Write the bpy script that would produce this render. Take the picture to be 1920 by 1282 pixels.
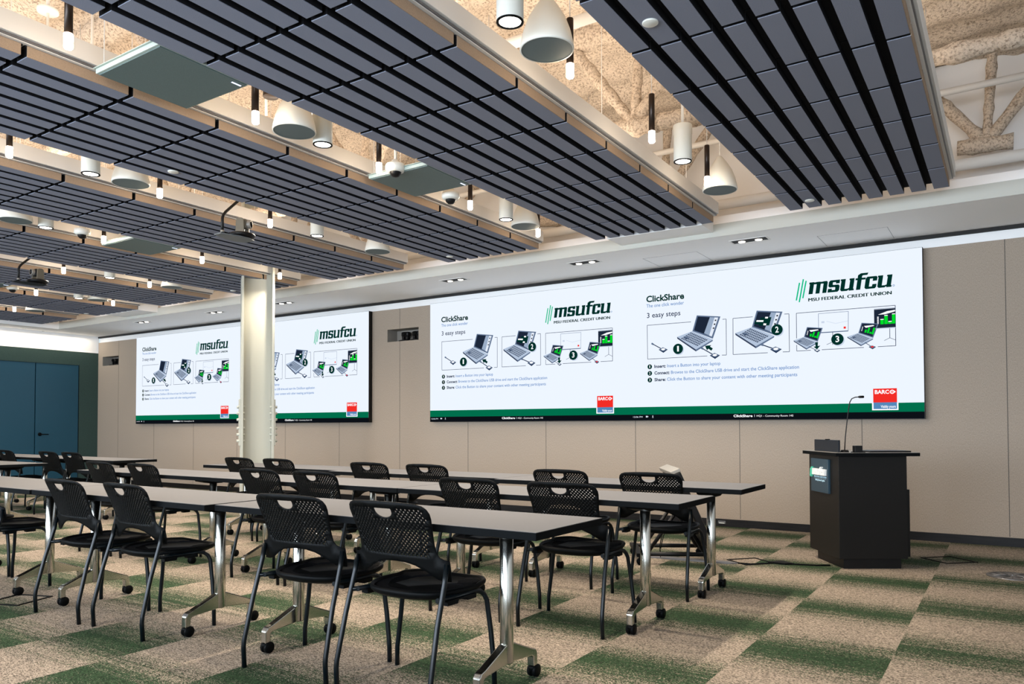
import bpy, bmesh, math, random
from mathutils import Vector, Matrix
from mathutils.geometry import delaunay_2d_cdt

# ------------------------------------------------------------------ clear
for o in list(bpy.data.objects):
    bpy.data.objects.remove(o, do_unlink=True)
SC = bpy.context.scene
COL = SC.collection
PI = math.pi
rnd = random.Random(7)

# ------------------------------------------------------------------ camera
EYE = 1.14
YAW, PITCH, FPX, PSH, ROLL = 0.579466478, 0.0244539360, 1425.65206, 123.518375, -0.00203921590
_F = Vector((-math.sin(YAW) * math.cos(PITCH), math.cos(YAW) * math.cos(PITCH), math.sin(PITCH)))
_R0 = Vector((math.cos(YAW), math.sin(YAW), 0))
_U0 = _R0.cross(_F)
_R = _R0 * math.cos(ROLL) + _U0 * math.sin(ROLL)
_U = -_R0 * math.sin(ROLL) + _U0 * math.cos(ROLL)
cd = bpy.data.cameras.new('camera')
cam = bpy.data.objects.new('camera', cd)
COL.objects.link(cam)
cam.matrix_world = Matrix(((_R.x, _U.x, -_F.x, 0), (_R.y, _U.y, -_F.y, 0), (_R.z, _U.z, -_F.z, EYE), (0, 0, 0, 1)))
cd.sensor_width = 36.0
cd.sensor_fit = 'HORIZONTAL'
cd.lens = FPX / 1920 * 36.0
cd.shift_y = PSH / 1920
cd.clip_start = 0.05
cd.clip_end = 200
SC.camera = cam

# ------------------------------------------------------------------ look, world, big lights
SC.view_settings.view_transform = 'Standard'
SC.view_settings.look = 'None'
SC.view_settings.gamma = 1.0
SC.view_settings.use_curve_mapping = False
SC.view_settings.exposure = 0.0
SC.cycles.use_denoising = True
SC.cycles.sample_clamp_indirect = 6.0
SC.cycles.max_bounces = 8
SC.cycles.caustics_reflective = False
SC.cycles.caustics_refractive = False

W = bpy.data.worlds.new('world')
SC.world = W
W.use_nodes = True
_bg = W.node_tree.nodes['Background']
_sky = W.node_tree.nodes.new('ShaderNodeTexSky')
_sky.sky_type = 'NISHITA'
_sky.sun_disc = False
_sky.sun_elevation = math.radians(35)
W.node_tree.links.new(_sky.outputs[0], _bg.inputs[0])
_bg.inputs[1].default_value = 0.15

def area(name, loc, rot, sx, sy, power, color, spread=180):
    l = bpy.data.lights.new(name, 'AREA')
    l.shape = 'RECTANGLE'; l.size = sx; l.size_y = sy
    l.energy = power; l.color = color; l.spread = math.radians(spread)
    o = bpy.data.objects.new(name, l); COL.objects.link(o)
    o.location = loc; o.rotation_euler = rot
    return o

# cool fill lights added behind the camera, at made-up rear windows
for i, x in enumerate((-12.6, -8.2, -3.8, 0.6)):
    area('window_daylight', (x, -3.9, 1.75), (math.radians(90), 0, 0), 3.6, 2.3, 420, (0.76, 0.87, 1.0))
# wall-wash slot along the left wall
area('cove_light', (-15.9, 4.0, 3.035), (0, math.radians(-12), 0), 0.10, 8.8, 60, (1.0, 0.86, 0.68))
# linear uplights lying on the trays above the ceiling clouds
CLOUD_R = [-0.386, -2.350, -4.306, -6.260, -8.200, -10.140, -12.080, -14.010]
for x in CLOUD_R:
    area('tray_uplight', (x - 0.62, 3.0, 3.34), (PI, 0, 0), 0.9, 7.6, 80, (1.0, 0.84, 0.68))

# ------------------------------------------------------------------ helpers: materials
def lin(*c):
    f = lambda v: v / 12.92 if v <= 0.04045 else ((v + 0.055) / 1.055) ** 2.4
    return tuple(f(v / 255.0) for v in c)

MATS = {}
def mat(name, color, rough=0.5, metal=0.0, noise=None, bump=None, spec=0.5, coat=0.0):
    m = bpy.data.materials.new(name); m.use_nodes = True
    nt = m.node_tree; b = nt.nodes['Principled BSDF']
    b.inputs['Base Color'].default_value = (*color, 1)
    b.inputs['Roughness'].default_value = rough
    b.inputs['Metallic'].default_value = metal
    b.inputs['Specular IOR Level'].default_value = spec
    b.inputs['Coat Weight'].default_value = coat
    tc = None
    if noise or bump:
        tc = nt.nodes.new('ShaderNodeTexCoord')
    if noise:                    # (scale vector, amount)
        sc, amt = noise
        mp = nt.nodes.new('ShaderNodeMapping'); mp.inputs['Scale'].default_value = sc if isinstance(sc, tuple) else (sc,) * 3
        n = nt.nodes.new('ShaderNodeTexNoise'); n.inputs['Scale'].default_value = 1.0; n.inputs['Detail'].default_value = 3
        rp = nt.nodes.new('ShaderNodeValToRGB')
        rp.color_ramp.elements[0].position = 0.32; rp.color_ramp.elements[1].position = 0.68
        rp.color_ramp.elements[0].color = (*[c * (1 - amt) for c in color], 1)
        rp.color_ramp.elements[1].color = (*[min(1, c * (1 + amt)) for c in color], 1)
        nt.links.new(tc.outputs['Object'], mp.inputs[0]); nt.links.new(mp.outputs[0], n.inputs['Vector'])
        nt.links.new(n.outputs['Fac'], rp.inputs[0]); nt.links.new(rp.outputs[0], b.inputs['Base Color'])
    if bump:
        sc, st = bump
        mp = nt.nodes.new('ShaderNodeMapping'); mp.inputs['Scale'].default_value = sc if isinstance(sc, tuple) else (sc,) * 3
        n = nt.nodes.new('ShaderNodeTexNoise'); n.inputs['Scale'].default_value = 1.0; n.inputs['Detail'].default_value = 4
        bp = nt.nodes.new('ShaderNodeBump'); bp.inputs['Strength'].default_value = st; bp.inputs['Distance'].default_value = 0.02
        nt.links.new(tc.outputs['Object'], mp.inputs[0]); nt.links.new(mp.outputs[0], n.inputs['Vector'])
        nt.links.new(n.outputs['Fac'], bp.inputs['Height']); nt.links.new(bp.outputs[0], b.inputs['Normal'])
    MATS[name] = m
    return m

def emit(name, color, strength):
    m = bpy.data.materials.new(name); m.use_nodes = True
    nt = m.node_tree; nt.nodes.clear()
    e = nt.nodes.new('ShaderNodeEmission'); e.inputs[0].default_value = (*color, 1); e.inputs[1].default_value = strength
    o = nt.nodes.new('ShaderNodeOutputMaterial'); nt.links.new(e.outputs[0], o.inputs[0])
    MATS[name] = m
    return m

felt = mat('grey_felt', (0.225, 0.242, 0.305), 0.95, noise=((420, 420, 420), 0.35), spec=0.1)
felt_warm_lit = mat('tan_felt', (0.34, 0.25, 0.178), 0.95, noise=((420, 420, 420), 0.2), spec=0.1)  # tan puts warm lamp light on the outer cloud sides into the colour
felt_back_shade = mat('dark_felt', (0.012, 0.012, 0.014), 0.95, spec=0.1)
white = mat('white_paint', (0.78, 0.77, 0.74), 0.6)
gyp = mat('white_drywall', (0.92, 0.92, 0.915), 0.75)
gypwarm = mat('beam_paint', (0.74, 0.72, 0.69), 0.55)
rail_m = mat('grey_metal_rail', (0.20, 0.20, 0.21), 0.4, metal=0.7)
spray = mat('sprayed_fireproofing', (0.66, 0.555, 0.45), 0.95, noise=((52, 52, 52), 0.62), bump=((60, 60, 60), 1.0), spec=0.1)
for _n in spray.node_tree.nodes:
    if _n.type == 'TEX_NOISE': _n.inputs['Detail'].default_value = 7; _n.inputs['Roughness'].default_value = 0.66
    if _n.type == 'VALTORGB': _n.color_ramp.elements[0].position = 0.34; _n.color_ramp.elements[0].color = (0.30, 0.225, 0.16, 1); _n.color_ramp.elements[1].position = 0.53; _n.color_ramp.elements[1].color = (0.78, 0.67, 0.55, 1)
fabric = mat('beige_fabric', lin(160, 147, 133), 0.9, noise=((200, 200, 80), 0.17), spec=0.15)
seam_m = mat('dark_seam', (0.10, 0.09, 0.08), 0.9)
greenfab = mat('dark_green_fabric', (0.042, 0.075, 0.066), 0.85, noise=((260, 260, 80), 0.25), spec=0.2)
teal = mat('teal_door', (0.009, 0.070, 0.115), 0.42, spec=0.5)
basem = mat('dark_wood_base', (0.008, 0.007, 0.007), 0.45, spec=0.2, noise=((4, 60, 60), 0.4))
black = mat('satin_black', (0.004, 0.004, 0.0045), 0.42, spec=0.25)
blackplas = mat('black_plastic', (0.0016, 0.0020, 0.0022), 0.5, spec=0.08)
blackmesh = mat('black_seat_mesh', (0.0022, 0.0022, 0.003), 0.8, spec=0.08, bump=((500, 500, 500), 0.4))
blacktube = mat('black_steel_tube', (0.0018, 0.004, 0.0055), 0.28, spec=0.25)
chrome = mat('polished_chrome', (0.56, 0.56, 0.52), 0.17, metal=1.0)
lam = mat('grey_laminate', (0.100, 0.101, 0.106), 0.55, spec=0.13, noise=((60, 60, 60), 0.03))
edge = mat('dark_edge', (0.0035, 0.0042, 0.0048), 0.6, spec=0.04)
colpaint = mat('column_paint', (0.40, 0.405, 0.35), 0.45)
bronze = mat('dark_bronze', (0.028, 0.017, 0.012), 0.3, metal=0.5)
beige_plastic = mat('white_plastic', (0.72, 0.72, 0.66), 0.4)
grille = mat('grey_speaker_grille', (0.105, 0.138, 0.142), 0.7)
panel_grey = mat('perforated_grey_panel', (0.095, 0.14, 0.138), 0.55, noise=((700, 700, 700), 0.3))
steel = mat('brushed_steel', (0.17, 0.165, 0.16), 0.45, metal=0.9)
lect = mat('black_lectern_laminate', (0.0065, 0.006, 0.0056), 0.45, spec=0.2)
lecttop = mat('lectern_top_laminate', (0.24, 0.225, 0.205), 0.35)
plaque_m = mat('dark_blue_plaque', (0.012, 0.035, 0.055), 0.4)
letter_w = mat('white_letters', (0.8, 0.8, 0.78), 0.5)
letter_g = mat('mint_green_letters', (0.10, 0.55, 0.36), 0.5)
letter_b = mat('pale_blue_letters', (0.42, 0.62, 0.72), 0.5)
gap_m = mat('shadow_gap', (0.02, 0.02, 0.02), 0.9)
silver = mat('silver_plastic', (0.22, 0.205, 0.18), 0.35)
bronzegrey = mat('bronze_grey_plastic', (0.13, 0.115, 0.085), 0.3)
added_glassm = mat('window_glass', (0.9, 0.95, 1.0), 0.02, spec=0.5)
added_glassm.node_tree.nodes['Principled BSDF'].inputs['Transmission Weight'].default_value = 1.0
added_glassm.node_tree.nodes['Principled BSDF'].inputs['IOR'].default_value = 1.02
glow_warm = emit('warm_glowing_lens', (1.0, 0.80, 0.58), 70)
glow_disc = emit('white_glowing_disc', (1.0, 0.92, 0.80), 20)
glow_spot = emit('white_glowing_spot', (1.0, 0.93, 0.82), 6)
glow_led = emit('blue_white_led', (0.7, 0.78, 1.0), 2)
# screen picture colours
SL = {}
for nm, c in dict(white=(231, 239, 250), dark=(0, 46, 40), mint=(0, 184, 130), blue=(96, 138, 192), navy=(24, 44, 74), band=(0, 108, 74),
                  black=(12, 16, 22), red=(236, 44, 38), steelblue=(82, 132, 180), paper=(250, 252, 255), bezel=(92, 110, 138),
                  key=(176, 192, 214), keyd=(52, 64, 88), scr1=(28, 38, 56), scr2=(150, 168, 192), lime=(0, 214, 40), pale=(222, 230, 242), shadow=(196, 208, 226)).items():
    SL[nm] = emit('screen_' + nm, lin(*c), 1.07)

def carpet_material():
    m = bpy.data.materials.new('striped_carpet_tiles'); m.use_nodes = True
    nt = m.node_tree; N = nt.nodes; L = nt.links
    b = N['Principled BSDF']; b.inputs['Roughness'].default_value = 0.95; b.inputs['Specular IOR Level'].default_value = 0.1
    tc = N.new('ShaderNodeTexCoord'); sp = N.new('ShaderNodeSeparateXYZ'); L.new(tc.outputs['Object'], sp.inputs[0])
    def M(op, a, b2=None, c=None):
        n = N.new('ShaderNodeMath'); n.operation = op
        for k, v in enumerate((a, b2, c)):
            if v is None: continue
            if isinstance(v, (int, float)): n.inputs[k].default_value = v
            else: L.new(v, n.inputs[k])
        return n.outputs[0]
    X, Y = sp.outputs[0], sp.outputs[1]
    u = M('DIVIDE', M('ADD', X, 40 * 0.645 + 0.50), 0.645)
    col = M('FLOOR', u)
    # every tile column starts its colour run at another place
    wn = N.new('ShaderNodeTexWhiteNoise'); wn.noise_dimensions = '1D'; L.new(col, wn.inputs['W'])
    par = M('MODULO', col, 2)
    off = M('ADD', M('MULTIPLY', par, 0.37), M('MULTIPLY', wn.outputs['Value'], 0.16))
    v = M('DIVIDE', M('ADD', M('SUBTRACT', Y, 4.43), M('ADD', off, 20 * 1.06)), 1.06)
    fr = M('FRACT', v)
    # fine yarn rows running along X
    def noise(scx, scy, det=2.0, dim='3D'):
        cb = N.new('ShaderNodeCombineXYZ'); L.new(M('MULTIPLY', X, scx), cb.inputs[0]); L.new(M('MULTIPLY', Y, scy), cb.inputs[1]); L.new(M('ADD', M('MULTIPLY', col, 7), 0.43), cb.inputs[2])
        n = N.new('ShaderNodeTexNoise'); n.inputs['Scale'].default_value = 1; n.inputs['Detail'].default_value = det; L.new(cb.outputs[0], n.inputs['Vector'])
        return n.outputs['Fac']
    rows = noise(0.8, 46, 3)
    loops = noise(150, 190, 1)
    big = noise(0.5, 1.7, 2)
    d = M('ABSOLUTE', M('SUBTRACT', M('FRACT', M('ADD', fr, 0.5)), 0.5))      # distance from the green run
    g = M('SUBTRACT', 1.0, M('DIVIDE', M('SUBTRACT', d, 0.05), 0.35)); 
    g = M('ADD', g, M('MULTIPLY', M('SUBTRACT', rows, 0.5), 1.1))
    g = M('ADD', g, M('MULTIPLY', M('SUBTRACT', big, 0.5), 0.8))
    g = M('ADD', g, M('MULTIPLY', M('SUBTRACT', loops, 0.5), 2.6))
    mr = N.new('ShaderNodeMapRange'); mr.interpolation_type = 'SMOOTHSTEP'; L.new(g, mr.inputs[0]); mr.inputs[1].default_value = 0.2; mr.inputs[2].default_value = 0.9
    mix = N.new('ShaderNodeMix'); mix.data_type = 'RGBA'
    L.new(mr.outputs[0], mix.inputs['Factor'])
    mix.inputs['A'].default_value = (0.325, 0.268, 0.212, 1); mix.inputs['B'].default_value = (0.028, 0.058, 0.026, 1)
    # speckle of dark and light loops
    lr = N.new('ShaderNodeValToRGB'); e = lr.color_ramp.elements
    e[0].position = 0.38; e[0].color = (0.10, 0.10, 0.10, 1); e[1].position = 0.60; e[1].color = (1.15, 1.15, 1.15, 1)
    sp2 = noise(105, 210, 3); L.new(sp2, lr.inputs[0])
    mul = N.new('ShaderNodeMix'); mul.data_type = 'RGBA'; mul.blend_type = 'MULTIPLY'; mul.inputs['Factor'].default_value = 0.85
    L.new(mix.outputs['Result'], mul.inputs['A']); L.new(lr.outputs[0], mul.inputs['B'])
    L.new(mul.outputs['Result'], b.inputs['Base Color'])
    bp = N.new('ShaderNodeBump'); bp.inputs['Strength'].default_value = 0.6; bp.inputs['Distance'].default_value = 0.004
    L.new(sp2, bp.inputs['Height']); L.new(bp.outputs[0], b.inputs['Normal'])
    return m
carpet = carpet_material()

# ------------------------------------------------------------------ helpers: meshes
class MB:
    """collects polygons (with a material slot each) and becomes ONE mesh object"""
    def __init__(s): s.v = []; s.f = []; s.m = []; s.sm = []
    def add(s, vs, fs, m=0, smooth=False):
        k = len(s.v); s.v += [tuple(v) for v in vs]
        for f in fs: s.f.append([k + i for i in f]); s.m.append(m); s.sm.append(smooth)
        return s
    def box(s, x0, x1, y0, y1, z0, z1, m=0):
        vs = [(x, y, z) for z in (z0, z1) for y in (y0, y1) for x in (x0, x1)]
        return s.add(vs, [(0, 2, 3, 1), (4, 5, 7, 6), (0, 1, 5, 4), (2, 6, 7, 3), (0, 4, 6, 2), (1, 3, 7, 5)], m)
    def prism(s, pts, z0, z1, m=0, axis='z'):
        n = len(pts)
        if axis == 'z': A = [(x, y, z0) for x, y in pts]; B = [(x, y, z1) for x, y in pts]
        elif axis == 'x': A = [(z0, x, y) for x, y in pts]; B = [(z1, x, y) for x, y in pts]
        else: A = [(x, z0, y) for x, y in pts]; B = [(x, z1, y) for x, y in pts]
        fs = [tuple(range(n))[::-1], tuple(range(n, 2 * n))] + [(i, (i + 1) % n, n + (i + 1) % n, n + i) for i in range(n)]
        return s.add(A + B, fs, m)
    def tube(s, path, r, n=10, m=0, cap=True):
        P = [Vector(p) for p in path]; rs = r if isinstance(r, (list, tuple)) else [r] * len(P)
        T = []
        for i in range(len(P)):
            a = P[max(i - 1, 0)]; b = P[min(i + 1, len(P) - 1)]
            T.append((b - a).normalized())
        up = Vector((0, 0, 1)) if abs(T[0].z) < 0.9 else Vector((1, 0, 0))
        nrm = (up - T[0] * up.dot(T[0])).normalized()
        vs = []
        for i, p in enumerate(P):
            nrm = (nrm - T[i] * nrm.dot(T[i])).normalized(); bi = T[i].cross(nrm)
            for k in range(n):
                a = 2 * PI * k / n
                vs.append(p + (nrm * math.cos(a) + bi * math.sin(a)) * rs[i])
        fs = []
        for i in range(len(P) - 1):
            for k in range(n):
                k2 = (k + 1) % n
                fs.append((i * n + k, i * n + k2, (i + 1) * n + k2, (i + 1) * n + k))
        s.add(vs, fs, m, True)
        if cap:
            s.add(vs[:n], [tuple(range(n))[::-1]], m); s.add(vs[-n:], [tuple(range(n))], m)
        return s
    def lathe(s, prof, c=(0, 0, 0), n=32, m=0, axis='z'):
        vs = []
        for r, h in prof:
            for k in range(n):
                a = 2 * PI * k / n
                p = (r * math.cos(a), r * math.sin(a), h)
                if axis == 'x': p = (p[2], p[0], p[1])
                elif axis == 'y': p = (p[0], p[2], p[1])
                vs.append((p[0] + c[0], p[1] + c[1], p[2] + c[2]))
        fs = []
        for i in range(len(prof) - 1):
            for k in range(n):
                k2 = (k + 1) % n
                fs.append((i * n + k, i * n + k2, (i + 1) * n + k2, (i + 1) * n + k))
        return s.add(vs, fs, m, True)
    def build(s, name, mats, parent=None, loc=None, bevel=None, smooth=None):
        me = bpy.data.meshes.new(name)
        me.from_pydata(s.v, [], s.f)
        mats = mats if isinstance(mats, (list, tuple)) else [mats]
        for x in mats: me.materials.append(x)
        me.polygons.foreach_set('material_index', s.m)
        me.polygons.foreach_set('use_smooth', [True] * len(s.f) if smooth else s.sm)
        bm = bmesh.new(); bm.from_mesh(me)
        bmesh.ops.remove_doubles(bm, verts=bm.verts, dist=1e-6) if len(s.v) < 60000 else None
        bmesh.ops.recalc_face_normals(bm, faces=bm.faces)
        bm.to_mesh(me); bm.free(); me.update()
        o = bpy.data.objects.new(name, me); COL.objects.link(o)
        if parent: o.parent = parent
        if loc: o.location = loc
        if bevel:
            md = o.modifiers.new('bevel', 'BEVEL'); md.width = bevel; md.segments = 2; md.limit_method = 'ANGLE'
        return o

def tag(o, label, cat, group=None):
    o['label'] = label; o['category'] = cat
    if group: o['group'] = group
    return o
def thing(name, label, cat, loc=(0, 0, 0), rz=0.0, group=None):
    o = bpy.data.objects.new(name, None); COL.objects.link(o)
    o.location = loc; o.rotation_euler = (0, 0, rz); o.empty_display_size = 0.1
    return tag(o, label, cat, group)
def struct(o):
    o['kind'] = 'structure'
    return o
CHILD = {}
def copy_tree(src, parent=None):
    c = src.copy(); COL.objects.link(c)
    if parent is not None: c.parent = parent
    for ch in list(src.children): copy_tree(ch, c)
    return c
def copies(proto, specs, used=[]):
    """first spec moves the original itself, the others become copies; spec = (loc, rz, label)"""
    out = []
    src = list(specs)
    made = [proto] + [copy_tree(proto) for _ in src[1:]]
    for o, (loc, rz, label) in zip(made, src):
        o.location = loc; o.rotation_euler = (0, 0, rz); o['label'] = label
        out.append(o)
    return out
ORD = ['zeroth', 'first', 'second', 'third', 'fourth', 'fifth', 'sixth', 'seventh', 'eighth']

# ================================================================== THE SETTING
YW = 8.60          # screen wall
XL = -16.03        # left wall
XR = 4.2
YB = -4.0
ZS = 3.041         # soffit underside
YF = 7.49          # soffit front
ZD = 4.52          # deck

# floor
f = MB(); f.add([(XL - .2, YB - .2, 0), (XR + .2, YB - .2, 0), (XR + .2, YW + .2, 0), (XL - .2, YW + .2, 0)], [(0, 1, 2, 3)])
struct(f.build('floor', carpet))

# screen wall: fabric panels, seams, niches
NICHES = [(-7.885, -7.271, 2.425, 2.612), (-15.86, -15.256, 2.42, 2.607)]
wx = [XL, -15.86, -15.256, -7.885, -7.271, XR]
w = MB()
zs = (0.0, 2.4225, 2.6095, 2.914)
for i in range(5):
    for j in range(3):
        if i in (1, 3) and j == 1: continue
        a, b2, c, d = wx[i], wx[i + 1], zs[j], zs[j + 1]
        w.add([(a, YW, c), (b2, YW, c), (b2, YW, d), (a, YW, d)], [(0, 1, 2, 3)], 0)
for (a, b2, c, d) in NICHES:
    c, d = 2.4225, 2.6095
    yb = YW + 0.22
    w.add([(a, YW, c), (b2, YW, c), (b2, yb, c), (a, yb, c)], [(0, 1, 2, 3)], 2)
    w.add([(a, YW, d), (b2, YW, d), (b2, yb, d), (a, yb, d)], [(0, 1, 2, 3)], 2)
    w.add([(a, YW, c), (a, YW, d), (a, yb, d), (a, yb, c)], [(0, 1, 2, 3)], 2)
    w.add([(b2, YW, c), (b2, YW, d), (b2, yb, d), (b2, yb, c)], [(0, 1, 2, 3)], 2)
    w.add([(a, yb, c), (b2, yb, c), (b2, yb, d), (a, yb, d)], [(0, 1, 2, 3)], 2)
# panel joints
for k in range(-3, 13):
    x = -0.015 - 1.27 * k
    if x < XL + .1 or x > XR: continue
    z0 = 0.09
    spans = [(z0, 2.914)]
    for (a, b2, c, d) in NICHES:
        if a < x < b2: spans = [(z0, 2.4225), (2.6095, 2.914)]
    for s0, s1 in spans: w.box(x - .003, x + .003, YW - .0015, YW, s0, s1, 1)
# drywall strip above the fabric and the shadow gap under the soffit
w.add([(XL, YW + .03, 2.914), (XR, YW + .03, 2.914), (XR, YW + .03, 3.3), (XL, YW + .03, 3.3)], [(0, 1, 2, 3)], 3)
w.add([(XL, YW, 2.914), (XR, YW, 2.914), (XR, YW + .03, 2.914), (XL, YW + .03, 2.914)], [(0, 1, 2, 3)], 0)
struct(w.build('wall_front', [fabric, seam_m, mat('niche_lining', (0.26, 0.24, 0.21), 0.7), gyp]))
t = MB(); t.box(XL, XR, YW - .012, YW + .03, 3.008, ZS - .001)
struct(t.build('trim_1', gap_m))
t = MB(); t.box(XL, XR, YW - .022, YW, 0, 0.082)
struct(t.build('baseboard_front', basem))

# left wall with green fabric, drywall above
w = MB()
def yz(y0, y1, z0, z1, x, m): w.add([(x, y0, z0), (x, y1, z0), (x, y1, z1), (x, y0, z1)], [(0, 1, 2, 3)], m)
yz(YB, 6.54, 0, 2.695, XL, 0); yz(6.54, 8.21, 2.42, 2.695, XL, 0); yz(8.21, YW, 0, 2.695, XL, 0)
yz(YB, YW + .03, 2.695, 3.3, XL - .03, 1)
w.add([(XL, YB, 2.695), (XL, YW, 2.695), (XL - .03, YW, 2.695), (XL - .03, YB, 2.695)], [(0, 1, 2, 3)], 1)
struct(w.build('wall_left', [greenfab, gyp]))
t = MB(); t.box(XL, XL + .02, YB, 6.50, 0, .085); t.box(XL, XL + .02, 8.25, YW, 0, .085)
struct(t.build('baseboard_left', basem))
# double doors
for k, (y0, y1) in enumerate(((7.38, 8.205), (6.545, 7.37))):
    d = MB(); d.box(XL - .05, XL - .008, y0 + .004, y1 - .004, 0.008, 2.415)
    do = struct(d.build('door_%d' % (k + 1), teal, bevel=.002))
    if k == 0:
        h = MB(); h.lathe([(0, .012), (.033, .012), (.035, 0.0), (.035, -.01)], (XL - .006, 7.465, 1.005), 20, axis='x')
        h.tube([(XL + .0, 7.465, 1.005), (XL + .05, 7.465, 1.005), (XL + .055, 7.48, 1.005), (XL + .055, 7.60, 1.003)], .009)
        h.build('door_handle', blackplas, do)
t = MB(); t.box(XL - .07, XL - .055, 6.40, 8.40, 0, 2.50)
struct(t.build('trim_2', gap_m))

# rear wall with windows added for the fill lights, right wall (behind and beside the photographer)
added_wins = [(-14.4, -10.8), (-10.0, -6.4), (-5.6, -2.0), (-1.2, 2.4)]
w = MB(); xs = [XL - .03]
for a, b2 in added_wins: xs += [a, b2]
xs.append(XR)
for i in range(len(xs) - 1):
    a, b2 = xs[i], xs[i + 1]
    if i % 2 == 0: w.box(a, b2, YB - .15, YB, 0, 3.3)
    else: w.box(a, b2, YB - .15, YB, 0, .6); w.box(a, b2, YB - .15, YB, 2.9, 3.3)
struct(w.build('wall_rear', gyp))
for i, (a, b2) in enumerate(added_wins):
    fr = MB()
    for x in (a, (a + b2) / 2 - .025, b2 - .05): fr.box(x, x + .05, YB - .1, YB - .04, .6, 2.9)
    for z in (.6, 2.85): fr.box(a, b2, YB - .1, YB - .04, z, z + .05)
    fo = struct(fr.build('window_%d' % (i + 1), black))
    g = MB(); g.box(a + .02, b2 - .02, YB - .075, YB - .068, .62, 2.88)
    g.build('window_glass', added_glassm, fo)
w = MB(); w.box(XR, XR + .12, YB - .15, YW + .03, 0, ZD)
struct(w.build('wall_right', gyp))

# soffits (dropped drywall border) with stepped fascia
s = MB()
# profile in (y, z), run along X : front soffit
s.prism([(YF, ZS), (8.59, ZS), (8.59, 3.30), (7.70, 3.30), (7.70, 3.265), (7.555, 3.265), (7.555, 3.170), (YF, 3.170)], XL, XR, 0, 'x')
struct(s.build('ceiling_1', gyp, bevel=.003))
s = MB(); s.box(XL, XR, YF - .006, YF - .0005, ZS, 3.168)  # added strip: its darker colour stands in for less light on the fascia
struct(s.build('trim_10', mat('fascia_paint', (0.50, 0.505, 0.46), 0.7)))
s = MB(); s.box(-15.92, -15.38, YB, YF - .001, ZS, 3.27)
struct(s.build('ceiling_2', gyp))
s = MB(); s.box(XL - .1, XR, YB - .15, -2.6, 3.2, 3.3)
struct(s.build('ceiling_3', gyp))
# dropped beam ends that meet the soffit below the cloud ends
for i, (a, b2) in enumerate(((-3.479, -2.469), (-13.084, -12.092))):
    s = MB(); s.box(a, b2, 7.135, YF, 3.089, 3.24)
    struct(s.build('trim_%d' % (3 + i), gyp))
# upper walls that close the plenum, and the structural deck with sprayed fireproofing
w = MB(); w.box(XL - .1, XR, 8.14, 8.24, 3.30, ZD)
struct(w.build('wall_plenum_front', gyp))
w = MB(); w.box(XL - .25, XL - .03, YB - .15, YW + .1, 3.27, ZD); w.box(XL - .1, XR, YB - .25, YB - .1, 3.27, ZD)
struct(w.build('wall_plenum_left', gyp))
dk = MB(); nx, ny = 210, 130
vs = []
for j in range(ny + 1):
    for i in range(nx + 1):
        x = XL - .2 + (XR + .4 - XL) * i / nx; y = YB - .2 + (8.7 - YB) * j / ny
        rib = abs(math.sin(PI * y / 0.45)) ** .6
        z = ZD - .10 * rib + rnd.uniform(-.02, .02) + .05 * math.sin(3.1 * x + 1.7 * math.sin(2.3 * y)) * math.sin(2.2 * y + x)
        vs.append((x, y, z))
fs = [(j * (nx + 1) + i, j * (nx + 1) + i + 1, (j + 1) * (nx + 1) + i + 1, (j + 1) * (nx + 1) + i) for j in range(ny) for i in range(nx)]
dk.add(vs, fs, 0, True)
struct(dk.build('ceiling_deck', spray))

def lumpy(path, r, n=9, step=.06):
    """a sprayed member: a tube with an uneven skin"""
    P = [Vector(p) for p in path]; out = []; rs = []
    for a, b2 in zip(P, P[1:]):
        k = max(2, int((b2 - a).length / step))
        for i in range(k): out.append(a.lerp(b2, i / k)); rs.append(r * rnd.uniform(.8, 1.22))
    out.append(P[-1]); rs.append(r)
    return out, rs
k_tr = 5
for (ty, zb, zt, x_off) in ((7.83, 3.62, 4.42, -.135), (5.62, 3.56, 4.42, -2.49), (3.35, 3.60, 4.42, -0.7), (1.1, 3.60, 4.42, -.3)):
    m = MB(); pitch = 1.5
    if ty < 7:
        p, r = lumpy([(XL + .3, ty, zt - .02), (XR - .2, ty, zt - .02)], .11); m.tube(p, r, 9)
        p, r = lumpy([(XL + .3, ty, zb - .02), (XR - .2, ty, zb - .02)], .06); m.tube(p, r, 9)
    k = 0
    x = x_off + pitch * 2
    while x > XL + .8:
        if x < XR - .9:
            for q, rr in (((x - .62, ty, zt), .05), ((x + .62, ty, zt), .05), ((x + .06, ty, zt + .04), .042)):
                p, r = lumpy([(x, ty, zb), q], rr); m.tube(p, r, 9)
            p, r = lumpy([(x - .22, ty, zb + .0), (x + .20, ty, zb - .02)], .075); m.tube(p, r, 9)
        x -= pitch
    struct(m.build('trim_%d' % k_tr, spray)); k_tr += 1

# white pipes and conduit in the plenum
def pipe(name, path, r, label, m=white):
    q = MB(); q.tube(path, r, 14)
    return tag(q.build(name, m), label, 'pipe')
pipe('sprinkler_pipe', [(XL + .3, 7.76, 3.42), (XR - .1, 7.76, 3.45)], .052, 'thick white pipe running just above the stepped soffit edge')
pc = MB(); pc.lathe([(.054, -.03), (.062, -.03), (.062, .03), (.054, .03)], (-.69, 7.76, 3.435), 20, axis='x'); pc.box(-.70, -.68, 7.74, 7.78, 3.33, 3.38)
pc.build('pipe_clamp', white, bpy.data.objects['sprinkler_pipe'])
pipe('conduit_pipe', [(XL + .3, 7.6, 4.02), (XR - .1, 7.6, 4.07)], .03, 'thin white conduit crossing above the clouds, farther from the soffit')
pipe('conduit_pipe', [(XL + .3, 4.50, 3.88), (XR - .1, 4.50, 3.88)], .04, 'white pipe crossing the nearest ceiling gap behind the bell speaker')
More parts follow.
